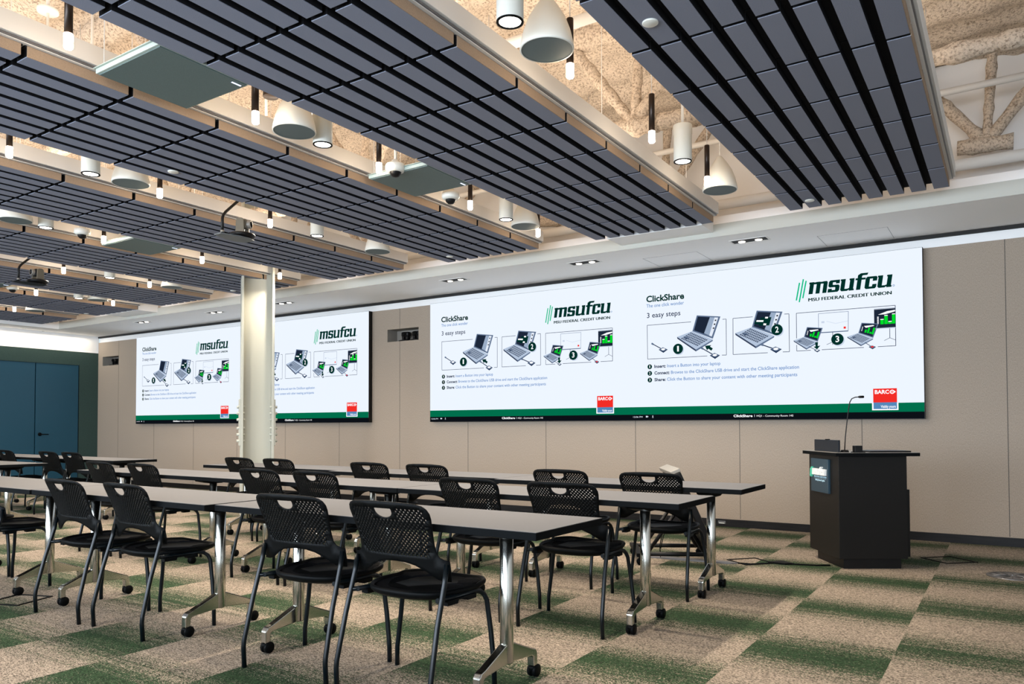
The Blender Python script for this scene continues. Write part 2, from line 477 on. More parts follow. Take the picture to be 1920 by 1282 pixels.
# ================================================================== CEILING CLOUDS
ZC = 3.09; CW = 1.25; CE = 7.13; ROW = 0.581; NROW = 13
SW, SG = 0.1075, 0.0557
pitch = (CW - SW) / 7
mod = MB()
for i in range(8):
    x = -CW + i * pitch
    mod.box(x, x + SW, .015, ROW - .015, .004, .052, 1)  # near-black slat sides: shade of the gaps put into the colour
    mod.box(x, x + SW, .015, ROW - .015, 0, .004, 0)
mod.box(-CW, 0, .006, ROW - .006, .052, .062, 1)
lit_strip = MB(); lit_strip.box(0, .004, .015, ROW - .015, .001, .060)  # added strip that paints the warm light on the cloud's outer side
mod_proto = None
for ci, xr in enumerate(CLOUD_R):
    lab = ['grey felt baffle ceiling cloud farthest right, its end showing eight slats over the lectern side',
           'grey felt baffle ceiling cloud, second from the right, ending over the right screen',
           'grey felt baffle ceiling cloud, third from the right, ending left of the right screen top',
           'grey felt baffle ceiling cloud, fourth from the right, passing in front of the column top',
           'grey felt baffle ceiling cloud, fifth from the right, passing behind the column',
           'grey felt baffle ceiling cloud, sixth from the right, third from the left corner',
           'grey felt baffle ceiling cloud, seventh from the right, second from the left wall',
           'grey felt baffle ceiling cloud nearest the left wall, farthest from the camera'][ci]
    root = thing('acoustic_ceiling_cloud', lab, 'ceiling baffle', (xr, CE, ZC), 0, 'felt ceiling clouds')
    for r in range(NROW):
        if mod_proto is None:
            o = mod_proto = mod.build('felt_baffle_panel', [felt, felt_back_shade], root)
            lit_strip.build('felt_edge_strip', felt_warm_lit, o)
        else:
            o = copy_tree(mod_proto, root)
        o.location = (0, -(r + 1) * ROW, 0)
    L = NROW * ROW
    m = MB(); m.box(-CW - .022, .022, -L, 0.0, .063, .068); m.build('ledge', gypwarm, root)
    m = MB(); m.box(-.005, .030, -L, .012, .069, .077); m.box(.012, .018, -L, .012, .077, .083); m.box(-CW - .03, -CW + .005, -L, .012, .069, .083); m.build('edge_rail', rail_m, root)
    m = MB(); m.box(-CW - .045, .045, -L, .018, .083, .192); m.build('tray', gypwarm, root, bevel=.002)
    m = MB()
    for r in range(0, NROW, 3):
        for x in (-.12, -CW + .12): m.tube([(x, -r * ROW - .4, .19), (x, -r * ROW - .4, ZD - ZC - .05)], .003, 5)
    m.build('hanger_wire', white, root)

# ================================================================== THINGS HANGING IN THE GAPS
GAP = {1: -1.99, 2: -3.95, 3: -5.90, 4: -7.86, 5: -9.81, 6: -11.76, 7: -13.70}
def where(i, g, n):
    return '%s from the screen wall in %s ceiling gap from right' % (ORD[i], ORD[g])
# slim tube pendants
root = thing('tube_pendant_light', 'x', 'pendant light', group='slim tube pendant lights in the ceiling gaps')
m = MB(); m.lathe([(0, .33), (.019, .33), (.020, .325), (.020, .075), (0, .075)], n=20); m.build('tube_body', bronze, root)
m = MB(); m.lathe([(0, .076), (.0215, .076), (.022, .07), (.022, .008), (.016, 0), (0, 0)], n=20); m.build('lens', glow_warm, root)
m = MB(); m.tube([(0, 0, .33), (0, 0, ZD - 3.05 + .03)], .003, 6); m.build('hanger_wire', white, root)
def lamp(root, power, spread, size, z):
    l = bpy.data.lights.new('lamp_light', 'AREA'); l.shape = 'DISK'; l.size = size; l.energy = power; l.color = (1.0, 0.86, 0.70); l.spread = math.radians(spread)
    o = bpy.data.objects.new('lamp_light', l); COL.objects.link(o); o.parent = root; o.location = (0, 0, z)
lamp(root, 20, 150, .04, -.004)
specs = []
EVEN = [6.52, 5.37, 4.21, 3.09, 1.95]; ODD = [5.90, 4.78, 3.65, 2.52, 1.38]
tubes = {1: [5.89, 4.77, 3.63], 2: EVEN, 3: [4.79, 3.66, 2.52], 4: [6.54, 5.41, 4.26], 5: [5.95, 4.82], 6: [6.53, 5.40], 7: [5.96]}
for g, ys in tubes.items():
    for i, y in enumerate(ys): specs.append(((GAP[g], y, 3.05), 0, 'slim black tube pendant, ' + where(i + 1, g, len(ys))))
copies(root, specs)
# cylinder downlights
root = thing('cylinder_downlight', 'x', 'pendant light', group='white cylinder downlights in the ceiling gaps')
m = MB(); m.lathe([(0, .27), (.068, .27), (.07, .265), (.07, .205), (.066, .20), (.066, 0), (.058, 0), (.056, .012), (0, .012)], n=36); m.build('housing', beige_plastic, root)
m = MB(); m.lathe([(.0665, .004), (.067, -.001), (.055, -.002), (.053, .004)], n=36); m.build('trim_ring', blackplas, root)
m = MB(); m.lathe([(.054, .003), (0, .003)], n=30); m.build('lens', glow_disc, root)
lamp(root, 28, 120, .10, -.004)
m = MB(); m.tube([(0, 0, .27), (0, 0, ZD - 3.09 + .03)], .011, 8); m.build('stem', white, root)
specs = []
cyl = {1: [5.35, 3.03], 2: [5.94, 3.65], 3: [5.38, 3.09], 4: [3.69], 5: [5.40], 6: [6.0]}
for g, ys in cyl.items():
    for i, y in enumerate(ys): specs.append(((GAP[g], y, 3.09), 0, 'white cylinder downlight, ' + where(i + 1, g, len(ys))))
copies(root, specs)
# bell speakers
root = thing('bell_pendant_speaker', 'x', 'speaker', group='white bell shaped pendant speakers in the ceiling gaps')
m = MB(); m.lathe([(0, .285), (.018, .284), (.03, .27), (.062, .225), (.098, .165), (.124, .095), (.138, .035), (.142, .008), (.141, 0), (.134, 0)], n=44); m.build('shell', beige_plastic, root)
m = MB(); m.lathe([(.136, .002), (.07, .001), (0, .001)], n=44); m.build('grille', grille, root)
m = MB(); m.tube([(0, 0, .28), (0, 0, ZD - 3.09 + .03)], .004, 6); m.build('hanger_wire', white, root)
specs = []
bell = {1: [6.21, 3.38], 2: [6.28, 3.40], 3: [6.27, 3.41], 4: [3.42], 5: [6.28], 6: [6.29], 7: [6.28]}
for g, ys in bell.items():
    for i, y in enumerate(ys): specs.append(((GAP[g], y, 3.10), 0, 'white bell pendant speaker, ' + where(i + 1, g, len(ys))))
copies(root, specs)
root = thing('pendant_canopy', 'white round canopy with a thin rod above the nearest tube on the left', 'canopy', (-5.42, 2.54, 3.95))
m = MB(); m.lathe([(0, 0), (.062, 0), (.066, .006), (.066, .026), (.06, .03), (0, .03)], n=32); m.build('canopy_disc', white, root)
m = MB(); m.tube([(0, 0, 0), (0, 0, -.62)], .009, 8); m.tube([(0, 0, .03), (0, 0, ZD - 3.95 - .04)], .012, 8); m.build('rod', white, root)
root = thing('junction_box', 'small round black box with a white cable above the second ceiling gap', 'junction box', (-4.62, 3.75, 3.62))
m = MB(); m.lathe([(0, 0), (.055, 0), (.058, .006), (.058, .05), (.05, .055), (0, .055)], n=26); m.build('box_body', bronze, root)
m = MB(); m.tube([(0, 0, .05), (-.02, .01, .10), (-.06, .02, .12), (-.09, .03, .08), (-.10, .04, -.10)], .010, 8); m.tube([(0, 0, .05), (0, 0, ZD - 3.62 - .04)], .004, 6); m.build('cable', white, root)
# flat square microphone panels
root = thing('ceiling_microphone_panel', 'x', 'microphone panel', group='flat square panels hung in the ceiling gaps')
m = MB(); m.box(-.30, .30, -.28, .28, .004, .03); m.build('tray', mat('pale_green_grey_metal', (.40, .47, .43), .45), root, bevel=.003)
m = MB(); m.box(-.285, .285, -.265, .265, -.002, .004); m.build('perforated_face', panel_grey, root)
m = MB(); m.box(-.31, .31, -.29, .29, .03, .034); m.build('flange', MATS['pale_green_grey_metal'], root)
m = MB(); m.box(.247, .258, .19, .25, -.004, -.002); m.build('status_light', glow_led, root)
m = MB()
for a in (-.27, .27):
    for b2 in (-.25, .25): m.tube([(a, b2, .03), (a, b2, ZD - 3.09 + .03)], .0025, 5)
m.build('hanger_wire', white, root)
copies(root, [((-3.90, 2.50, 3.09), 0, 'large pale square panel hanging in second ceiling gap, nearest the camera'),
              ((-3.90, 4.64, 3.09), 0, 'pale square panel hanging in second ceiling gap, nearer the screen wall'),
              ((-7.83, 4.66, 3.09), 0, 'pale square panel hanging in the ceiling gap just left of the column'),
              ((-11.72, 4.66, 3.09), 0, 'pale square panel at the left picture edge beside a dome camera')])
# dome cameras
root = thing('dome_camera', 'x', 'security camera', group='white dome cameras in the ceiling gaps')
m = MB(); m.lathe([(0, .10), (.03, .10), (.03, .072), (.07, .07), (.076, .06), (.076, .03), (.068, .015), (.05, .008), (0, .008)], n=30); m.build('housing', beige_plastic, root)
m = MB(); m.lathe([(.045, .010), (.040, -.010), (.024, -.026), (0, -.030)], n=24); m.build('dome', black, root)
m = MB(); m.tube([(0, 0, .09), (0, 0, ZD - 3.05 + .03)], .012, 8); m.build('stem', white, root)
copies(root, [((-3.95, 5.09, 3.06), 0, 'white dome camera beside the second pale square panel, on its screen side'),
              ((-3.90, 4.34, 3.075), 0, 'white dome camera next to a glowing tube, before the second square panel'),
              ((-7.86, 4.04, 3.085), 0, 'white dome camera hanging left of the square panel near the column'),
              ((-11.76, 5.09, 3.075), 0, 'white dome camera at the left picture edge below the far gap')])
# round discs on the slats
root = thing('round_ceiling_disc', 'x', 'ceiling disc', group='small round white discs on the slats')
m = MB(); m.lathe([(0, .0), (.036, 0), (.039, .002), (.039, .008), (0, .008)], n=30); m.build('cover', beige_plastic, root)
copies(root, [((-1.424, 3.402, ZC - .008), 0, 'small round white disc on the right cloud, nearest the camera'),
              ((-1.419, 6.875, ZC - .008), 0, 'small round white disc at the screen end of the right cloud'),
              ((-5.31, 3.402, ZC - .008), 0, 'small round white disc on the third cloud, beside a bell speaker'),
              ((-5.343, 6.864, ZC - .008), 0, 'small round white disc at the screen end of the third cloud'),
              ((-9.261, 6.876, ZC - .008), 0, 'small round white disc at the end of the fifth cloud by the column'),
              ((-13.216, 6.877, ZC - .008), 0, 'small round white disc at the end of the seventh cloud'),
              ((-15.761, 7.03, ZS - .008), 0, 'small round white disc in the soffit along the left wall')])
# pan-tilt cameras on bent poles
def ptz(x, y, label, flip):
    root = thing('ceiling_video_camera', label, 'video camera', (x, y, 2.87), 0, 'video cameras on bent ceiling poles')
    m = MB(); m.tube([(0, 0, .005), (0, 0, .15), (0, .01, .18), (0, .035, .215), (0, .30, .48), (0, .32, .52), (0, .32, 1.6)], .013, 12); m.build('pole', black, root)
    m = MB(); m.lathe([(0, .04), (.017, .04), (.017, .02), (0, .02)], n=16); m.build('pole_collar', silver, root)
    m = MB(); m.prism([(-.05, -.05), (.05, -.05), (.10, .12), (.10, .22), (.06, .30), (-.06, .30), (-.10, .22), (-.10, .12)], -.006, .002); m.build('mounting_plate', mat('slate_grey_paint', (0.10, 0.115, 0.125), 0.5) if not flip else black, root)
    m = MB(); m.lathe([(0, .002), (.085, .002), (.112, .026), (.116, .040), (.108, .050), (.06, .060), (0, .062)], (0, .215, 0), 32); m.build('camera_base', black, root)
    piv, ang = (0, .215, 0), (math.radians(-58) if not flip else math.radians(180))
    for sx in (-1, 1):
        m = MB(); m.prism([(-.042, .055), (.042, .055), (.036, .170), (.018, .186), (-.018, .186), (-.036, .170)], sx * .060 - .010, sx * .060 + .010, 0, 'x')
        ar = m.build('camera_arm', bronzegrey, root, bevel=.005); ar.location = piv; ar.rotation_euler = (0, 0, ang)
    hd = MB(); hd.box(-.046, .046, -.046, .050, .095, .182); h = hd.build('camera_head', bronzegrey if not flip else black, root, bevel=.016); h.location = piv; h.rotation_euler = (0, 0, ang)
    m = MB(); m.lathe([(.038, .048), (.040, .078), (.038, .082), (.031, .082)], (0, 0, .138), 26, axis='y'); m.build('lens_ring', silver, h)
    m = MB(); m.lathe([(.032, .080), (.024, .066), (0, .064)], (0, 0, .138), 24, axis='y'); m.build('lens', black, h)
ptz(-5.90, 4.263, 'video camera on a bent black pole, the one above the left screen near the column', False)
ptz(-9.81, 4.308, 'video camera on a bent black pole at the left picture edge', True)

# soffit twin downlights and access panels
for i, x in enumerate((-2.20, -4.10, -6.00, -9.28, -10.98, -13.08)):
    lab = 'twin recessed downlight in the white soffit, %s from the right' % ORD[i + 1]
    root = thing('twin_downlight', lab, 'recessed light', (x, 7.81, ZS), 0, 'twin recessed downlights in the soffit')
    m = MB(); m.box(-.19, .19, -.085, -.07, -.004, 0); m.box(-.19, .19, .07, .085, -.004, 0); m.box(-.19, -.175, -.07, .07, -.004, 0); m.box(.175, .19, -.07, .07, -.004, 0); m.build('frame', white, root)
    m = MB(); m.box(-.175, .175, -.07, .07, -.0015, -.0005); m.build('recess', gap_m, root)
    for sx in (-.085, .085):
        m = MB(); m.lathe([(.036, -.002), (.030, -.008), (0, -.010)], (sx, .02, 0), 24); m.build('lamp', glow_spot, root)
for i, (x0, x1, y0) in enumerate(((-3.46, -2.826, 8.0), (-1.59, -.95, 8.02))):
    m = MB(); t0 = .004
    m.box(x0, x1, y0, y0 + t0, ZS - .001, ZS); m.box(x0, x0 + t0, y0, 8.54, ZS - .001, ZS); m.box(x1 - t0, x1, y0, 8.54, ZS - .001, ZS); m.box(x0, x1, 8.54 - t0, 8.54, ZS - .001, ZS)
    tag(m.build('access_panel', MATS['grey_metal_rail']), 'flush access panel outline in the soffit, %s' % ('right of the second cloud end, by its downlight' if i == 0 else 'above the logo end of the right screen'), 'access panel')

# ================================================================== VIDEO WALLS
# ---- flat picture builder: coordinates in metres from the slide's top left corner, t downward
class Flat:
    def __init__(s): s.mb = MB(); s.mats = []; s.layer = 0
    def idx(s, nm):
        if nm not in s.mats: s.mats.append(nm)
        return s.mats.index(nm)
    def poly(s, pts, nm, layer=1):
        y = -.0007 * layer
        s.mb.add([(a, y, -b2) for a, b2 in pts], [tuple(range(len(pts)))], s.idx(nm)); return s
    def rect(s, a, b2, c, d, nm, layer=1): return s.poly([(a, b2), (c, b2), (c, d), (a, d)], nm, layer)
    def line(s, p, q, wd, nm, layer=1):
        dx, dy = q[0] - p[0], q[1] - p[1]; l = math.hypot(dx, dy) or 1; nx, ny = -dy / l * wd / 2, dx / l * wd / 2
        return s.poly([(p[0] + nx, p[1] + ny), (q[0] + nx, q[1] + ny), (q[0] - nx, q[1] - ny), (p[0] - nx, p[1] - ny)], nm, layer)
    def disc(s, c, r, nm, layer=1, n=28, ry=None):
        return s.poly([(c[0] + r * math.cos(2 * PI * k / n), c[1] + (ry or r) * math.sin(2 * PI * k / n)) for k in range(n)], nm, layer)
    def text(s, body, a, b2, wd, cap, nm, layer=2, bold=0.0, shear=0.0):
        for vs, fs in text_polys(body, a, b2, wd, cap, bold, shear):
            s.mb.add([(x, -.0007 * layer, -t) for x, t in vs], fs, s.idx(nm))
        return s
    def build(s, name, parent):
        return s.mb.build(name, [SL.get(n) or MATS[n] for n in s.mats], parent)

def text_polys(body, a, b2, wd, cap, bold=0.0, shear=0.0):
    cu = bpy.data.curves.new('txt', 'FONT'); cu.body = body; cu.size = 1.0; cu.offset = bold; cu.shear = shear; cu.resolution_u = 3
    ob = bpy.data.objects.new('txt', cu); COL.objects.link(ob)
    bpy.context.view_layer.update()
    me = bpy.data.meshes.new_from_object(ob.evaluated_get(bpy.context.evaluated_depsgraph_get()))
    xs = [v.co.x for v in me.vertices]
    x0, x1 = min(xs), max(xs); k = wd / (x1 - x0); ky = cap / 0.64
    vs = [(a + (v.co.x - x0) * k, b2 - v.co.y * ky) for v in me.vertices]
    fs = [tuple(p.vertices) for p in me.polygons]
    bpy.data.objects.remove(ob, do_unlink=True); bpy.data.curves.remove(cu); bpy.data.meshes.remove(me)
    return [(vs, fs)]

# heavy slanted slab letters, unit x-height
def slab(ch):
    R = lambda *q: [(q[0], q[1]), (q[2], q[1]), (q[2], q[3]), (q[0], q[3])]
    if ch == 'm':
        return 1.58, [R(0, 0, .37, 1), R(-.06, .84, .1, 1), R(.36, .80, .92, .97), R(.61, 0, .97, .9), [(.61, .8), (.97, .8), (.97, .9), (.90, .99), (.55, .99)], R(.9, .80, 1.5, .97), R(1.21, 0, 1.57, .86), [(1.21, .8), (1.57, .8), (1.57, .88), (1.49, .99), (1.15, .99)]]
    if ch == 's':
        return .98, [[(.12, 1), (.94, 1), (.94, .70), (.62, .70), (.62, .82), (.36, .82), (.36, .64), (0, .64), (0, .88)],
                     [(0, .64), (.36, .64), (.42, .60), (.86, .60), (.98, .48), (.98, .36), (.62, .36), (.58, .41), (.12, .41), (0, .52)],
                     [(.98, .36), (.62, .36), (.62, .18), (.34, .18), (.34, .30), (0, .30), (0, 0), (.86, 0), (.98, .12)]]
    if ch == 'u':
        return 1.12, [[(0, 1), (.36, 1), (.36, .18), (.30, 0), (.12, 0), (0, .12)], R(.28, 0, .6, .18), [(.6, .18), (.6, 0), (.76, .10), (.76, .24)], R(.74, 0, 1.10, 1), R(-.06, .86, .1, 1), R(.68, .86, .8, 1), R(1.0, 0, 1.16, .14)]
    if ch == 'f':
        return .74, [R(.14, 0, .50, 1.15), [(.14, 1.1), (.50, 1.1), (.56, 1.16), (.92, 1.16), (.98, 1.34), (.36, 1.34), (.14, 1.2)], R(-.02, .80, .82, .96)]
    if ch == 'c':
        return .96, [[(0, .12), (.12, 0), (.36, .18), (.36, .82), (.12, 1), (0, .88)], [(.12, 1), (.86, 1), (.96, .90), (.96, .62), (.60, .62), (.60, .82), (.36, .82)], [(.12, 0), (.86, 0), (.96, .12), (.96, .36), (.62, .36), (.60, .18), (.36, .18)]]
def wordmark(a, b2, wd, xh, shear=.15):
    """list of polygons of the slanted slab wordmark in (s, t) coordinates"""
    out = []; x = 0
    for ch in 'msufcu':
        adv, polys = slab(ch)
        for p in polys: out.append([(q[0] + x, q[1]) for q in p])
        x += adv + .09
    k = wd / (x - .09)
    return [[(a + u * k + v * xh * shear, b2 - v * xh) for u, v in p] for p in out]

def laptop(fl, ox, oy, k, kind):
    T = lambda u, v: (ox + (u - .589) * k, oy + (v - .724) * k)
    P = lambda pts, nm, ly: fl.poly([T(*p) for p in pts], nm, ly)
    P([(.589, .724), (.776, .669), (1.017, .783), (.816, .886)], 'key', 2)
    P([(.589, .724), (.816, .886), (.816, .908), (.592, .745)], 'keyd', 2)
    P([(.816, .886), (1.017, .783), (1.015, .800), (.816, .908)], 'bezel', 2)
    P([(.776, .669), (.830, .490), (1.107, .525), (1.017, .773)], 'bezel', 2)
    P([(.796, .662), (.842, .505), (1.082, .536), (1.005, .748)], 'scr1', 3)
    if kind in (1, 2):
        P([(.915, .7045), (.985, .5235), (1.082, .536), (1.005, .748)], 'scr2', 4)
        P([(.975, .734), (1.040, .5305), (1.082, .536), (1.005, .748)], 'pale', 5)
        for z in range(3): P([(1.045 - z * .012, .556 + z * .044), (1.062 - z * .012, .559 + z * .044), (1.057 - z * .012, .574 + z * .044), (1.040 - z * .012, .571 + z * .044)], 'black', 6)
    if kind == 2:
        P([(.875, .572), (.99, .575), (.965, .665), (.85, .66)], 'dark', 7); P([(.815, .60), (.9, .604), (.888, .645), (.80, .638)], 'dark', 7)
        P([(.83, .597), (.905, .603), (.900, .622), (.825, .615)], 'paper', 8); P([(.925, .567), (.955, .57), (.95, .588), (.92, .585)], 'paper', 8); P([(.905, .638), (.935, .642), (.93, .662), (.90, .658)], 'paper', 8)
    if kind == 3:
        for i, (u, h) in enumerate(((.875, .05), (.915, .095), (.955, .03), (.99, .115))):
            v0 = .665 + i * .013
            P([(u, v0), (u + .028, v0 + .008), (u + .028 + h * .3, v0 + .008 - h), (u + h * .3, v0 - h)], 'lime', 5)
        P([(.87, .55), (1.02, .545), (1.04, .56), (.90, .585)], 'paper', 5); P([(.845, .56), (.855, .56), (.835, .64), (.825, .64)], 'paper', 5)
    # keys
    for r in range(5):
        for c in range(11):
            u0, v0 = .760 - r * .0265 + c * .0185, .683 + r * .0135 + c * .0092
            P([(u0, v0), (u0 + .0125, v0 + .006), (u0 - .006, v0 + .0165), (u0 - .0185, v0 + .0105)], 'keyd', 4)
    P([(.665, .735), (.70, .727), (.74, .748), (.70, .760)], 'bezel', 4); P([(.69, .748), (.70, .744), (.735, .752), (.70, .760)], 'keyd', 5)

def dongle(fl, p, c, k=1.0, ring='paper'):
    fl.line(p, c, .010 * k, 'navy', 2); fl.line(p, (p[0] + (c[0] - p[0]) * .18, p[1] + (c[1] - p[1]) * .18), .020 * k, 'bezel', 3)
    fl.poly([(c[0] - .057 * k, c[1] - .004), (c[0] - .005 * k, c[1] - .03 * k), (c[0] + .057 * k, c[1] + .0), (c[0] + .002, c[1] + .036 * k)], 'navy', 3)
    fl.poly([(c[0] - .050 * k, c[1] - .008), (c[0] - .003 * k, c[1] - .03 * k), (c[0] + .050 * k, c[1] - .004), (c[0] + .002, c[1] + .020 * k)], 'bezel', 4)
    fl.disc((c[0], c[1] - .006 * k), .024 * k, ring, 5, 18, .012 * k)

SLIDE_W, SLIDE_H = 3.141, 1.70
def build_slide(parent):
    fl = Flat(); fl.rect(0, 0, SLIDE_W, 1.632, 'white', 0); slide = fl.build('slide_picture', parent)
    fl = Flat(); fl.rect(0, 1.541, SLIDE_W, 1.632, 'band', 1); fl.build('green_band', slide)
    fl = Flat(); fl.rect(0, 1.632, SLIDE_W, SLIDE_H, 'black', 1)
    fl.text('12:06 PM', .025, 1.669, .122, .017, 'pale', 2)
    fl.rect(.19, 1.648, .212, 1.666, 'pale', 2); fl.poly([(.213, 1.655), (.221, 1.65), (.221, 1.664), (.213, 1.659)], 'pale', 2)
    fl.rect(.274, 1.645, .284, 1.660, 'pale', 2); fl.rect(.277, 1.660, .281, 1.669, 'pale', 2); fl.rect(.270, 1.668, .288, 1.671, 'pale', 2)
    fl.text('ClickShare', 1.246, 1.671, .212, .024, 'paper', 2, .03); fl.rect(1.478, 1.645, 1.482, 1.672, 'pale', 2)
    fl.text('HQ1 - Community Room 145', 1.503, 1.670, .390, .019, 'paper', 2); fl.build('status_bar', slide)
    fl = Flat(); fl.text('ClickShare', .205, .280, .474, .066, 'dark', 2, .03); fl.build('headline_text', slide)
    fl = Flat(); fl.text('The one click wonder', .206, .347, .470, .037, 'blue', 2, .008); fl.build('tagline_text', slide)
    fl = Flat(); fl.text('3 easy steps', .212, .471, .420, .054, 'navy', 2, .008); fl.build('subheading_text', slide)
    # logo
    fl = Flat()
    for p, q in (((1.938, .42), (1.973, .232)), ((1.968, .441), (2.013, .197)), ((2.005, .402), (2.041, .217))): fl.line(p, q, .014, 'mint', 2)
    for p in wordmark(2.063, .366, .795, .126): fl.poly(p, 'dark', 2)
    for sh in (0, .0025, .005): fl.text('MSU FEDERAL CREDIT UNION', 2.060 + sh, .442, .800, .032, 'dark', 2)
    fl.disc((2.883, .355), .010, 'steelblue', 2, 16); fl.disc((2.883, .355), .006, 'white', 3, 12); fl.build('slanted_logo', slide)
    # frames of the three steps
    lw = .0055
    def frame(a, b2, c, d, gaps):
        fl = Flat()
        for (p, q) in gaps: fl.line(p, q, lw, 'navy', 1)
        return fl.build('step_frame', slide)
    frame(0, 0, 0, 0, [((.212, .56), (.76, .56)), ((1.13, .559), (1.172, .559)), ((1.172, .559), (1.172, .968)), ((.214, .56), (.217, .967)), ((.217, .967), (.95, .967)), ((1.12, .967), (1.172, .968))])
    frame(0, 0, 0, 0, [((1.249, .559), (1.47, .558)), ((1.81, .557), (1.859, .557)), ((1.859, .557), (1.860, .969)), ((1.249, .559), (1.248, .967)), ((1.248, .967), (1.63, .967)), ((1.79, .968), (1.86, .969))])
    frame(0, 0, 0, 0, [((1.936, .558), (2.895, .557)), ((2.895, .557), (2.895, .966)), ((1.936, .558), (1.936, .83)), ((1.936, .90), (1.936, .966)), ((1.936, .966), (2.08, .966)), ((2.19, .966), (2.60, .966)), ((2.73, .966), (2.895, .966))])
    for (ox, oy, k, kind) in ((.589, .724, 1, 1), (1.274, .727, 1, 2), (1.905, .850, .575, 3), (2.442, .845, .575, 3)):
        fl = Flat(); laptop(fl, ox, oy, k, kind); fl.build('laptop_drawing', slide)
    for p, c, k, rg in (((.268, .78), (.416, .866), 1, 'paper'), ((.875, .867), (1.039, .968), 1.05, 'paper'), ((1.555, .87), (1.718, .937), 1.1, 'paper'), ((2.06, .925), (2.144, .972), .55, 'paper'), ((2.61, .915), (2.679, .968), .6, 'red')):
        fl = Flat(); dongle(fl, p, c, k, rg); fl.build('button_drawing', slide)
    fl = Flat(); fl.poly([(.925, .849), (1.0, .846), (.985, .862), (1.018, .885), (1.0, .91), (.965, .885), (.95, .903)], 'dark', 9); fl.build('arrow_mark', slide)
    fl = Flat(); fl.poly([(2.125, .885), (2.155, .882), (2.152, .925), (2.178, .922), (2.144, .960), (2.108, .93), (2.130, .928)], 'dark', 9); fl.build('arrow_mark', slide)
    # projection screens in the third step
    fl = Flat()
    for p, q in (((2.161, .581), (2.456, .581)), ((2.456, .581), (2.452, .785)), ((2.161, .581), (2.161, .785))): fl.line(p, q, .004, 'bezel', 1)
    fl.line((2.161, .785), (2.452, .785), .010, 'bezel', 1); fl.line((2.30, .785), (2.30, .92), .005, 'navy', 1); fl.line((2.30, .89), (2.24, .915), .004, 'navy', 1)
    fl.line((2.24, .668), (2.33, .698), .004, 'shadow', 1); fl.line((2.33, .698), (2.452, .68), .004, 'shadow', 1); fl.rect(2.19, .665, 2.22, .685, 'shadow', 1)
    fl.rect(2.408, .737, 2.430, .759, 'red', 1); fl.build('whiteboard_drawing', slide)
    fl = Flat(); fl.rect(2.699, .585, 2.895, .777, 'scr1', 1); fl.line((2.699, .58), (2.895, .58), .004, 'bezel', 2); fl.line((2.70, .782), (2.895, .782), .010, 'shadow', 2)
    for a, b2 in ((2.757, .694), (2.794, .656), (2.83, .72), (2.864, .646)): fl.rect(a, b2, min(a + .031, 2.893), .740, 'lime', 2); fl.rect(a, b2 - .008, min(a + .031, 2.893), b2, 'paper', 2)
    for i in range(7): fl.rect(2.727, .660 + i * .011, 2.742, .667 + i * .011, 'paper', 2)
    fl.poly([(2.735, .640), (2.82, .61), (2.893, .602), (2.893, .618), (2.80, .640)], 'paper', 2)
    fl.line((2.842, .787), (2.842, .885), .005, 'navy', 2); fl.line((2.842, .882), (2.789, .908), .004, 'navy', 2); fl.line((2.842, .882), (2.893, .908), .004, 'navy', 2); fl.build('chart_screen_drawing', slide)
    for n, c in (('1', (.601, .866)), ('2', (1.732, .722)), ('3', (2.347, .865))):
        fl = Flat(); fl.disc((c[0] + .01, c[1] + .012), .061, 'shadow', 6); fl.disc(c, .061, 'dark', 8)
        wd = .022 if n == '1' else .036
        fl.text(n, c[0] - wd / 2, c[1] + .029, wd, .058, 'paper', 9, .02); fl.build('number_badge', slide)
    for i, (n, t, head, he, rest, re) in enumerate((('1', 1.060, 'Insert:', .446, 'Insert a Button into your laptop', 1.102), ('2', 1.139, 'Connect:', .493, 'Browse to the ClickShare USB drive and start the ClickShare application', 1.958), ('3', 1.219, 'Share:', .444, 'Click the Button to share your content with other meeting participants', 1.939))):
        fl = Flat(); fl.disc((.244, t), .029, 'dark', 2, 20); wd = .010 if n == '1' else .016
        fl.text(n, .244 - wd / 2, t + .014, wd, .028, 'paper', 3, .01)
        fl.text(head, .303, t + .016, he - .303, .033, 'navy', 2, .03); fl.text(rest, he + .018, t + .016, re - he - .018, .034, 'blue', 2, .010); fl.build('instruction_text', slide)
    # red and blue square mark
    fl = Flat(); fl.rect(2.669, 1.541, 2.911, 1.614, 'paper', 2); fl.rect(2.681, 1.394, 2.899, 1.535, 'red', 3); fl.rect(2.683, 1.535, 2.898, 1.602, 'steelblue', 3)
    fl.text('BARC', 2.696, 1.447, .132, .035, 'paper', 4, .03); fl.disc((2.856, 1.4295), .021, 'paper', 4, 24); fl.disc((2.856, 1.4295), .012, 'red', 5, 20); fl.disc((2.856, 1.4295), .005, 'paper', 6, 12)
    fl.poly([(2.874, 1.418), (2.890, 1.4295), (2.874, 1.441)], 'paper', 4); fl.rect(2.828, 1.4275, 2.84, 1.4315, 'paper', 4)
    fl.text('Visibly yours', 2.750, 1.590, .137, .024, 'paper', 4, .02); fl.build('square_logo', slide)
    return slide
def video_wall(x0, x1, label, slide=None):
    root = thing('video_wall', label, 'screen', (x0, 8.52, 2.912), 0, 'wide video walls')
    m = MB(); m.box(-.004, x1 - x0 + .004, .004, YW - 8.52 - .001, -1.704, .003); m.build('screen_frame', black, root)
    if slide is None:
        slide = build_slide(root); s2 = copy_tree(slide, root)
    else:
        a = copy_tree(slide, root); s2 = copy_tree(slide, root); a.location = (0, 0, 0)
    s2.location = (SLIDE_W, 0, 0)
    return slide
sl = video_wall(-6.985, -0.703, 'wide bright video wall on the right, nearer the lectern, showing one slide twice')
video_wall(-14.478, -8.200, 'wide bright video wall on the left, partly hidden by the white column', sl)

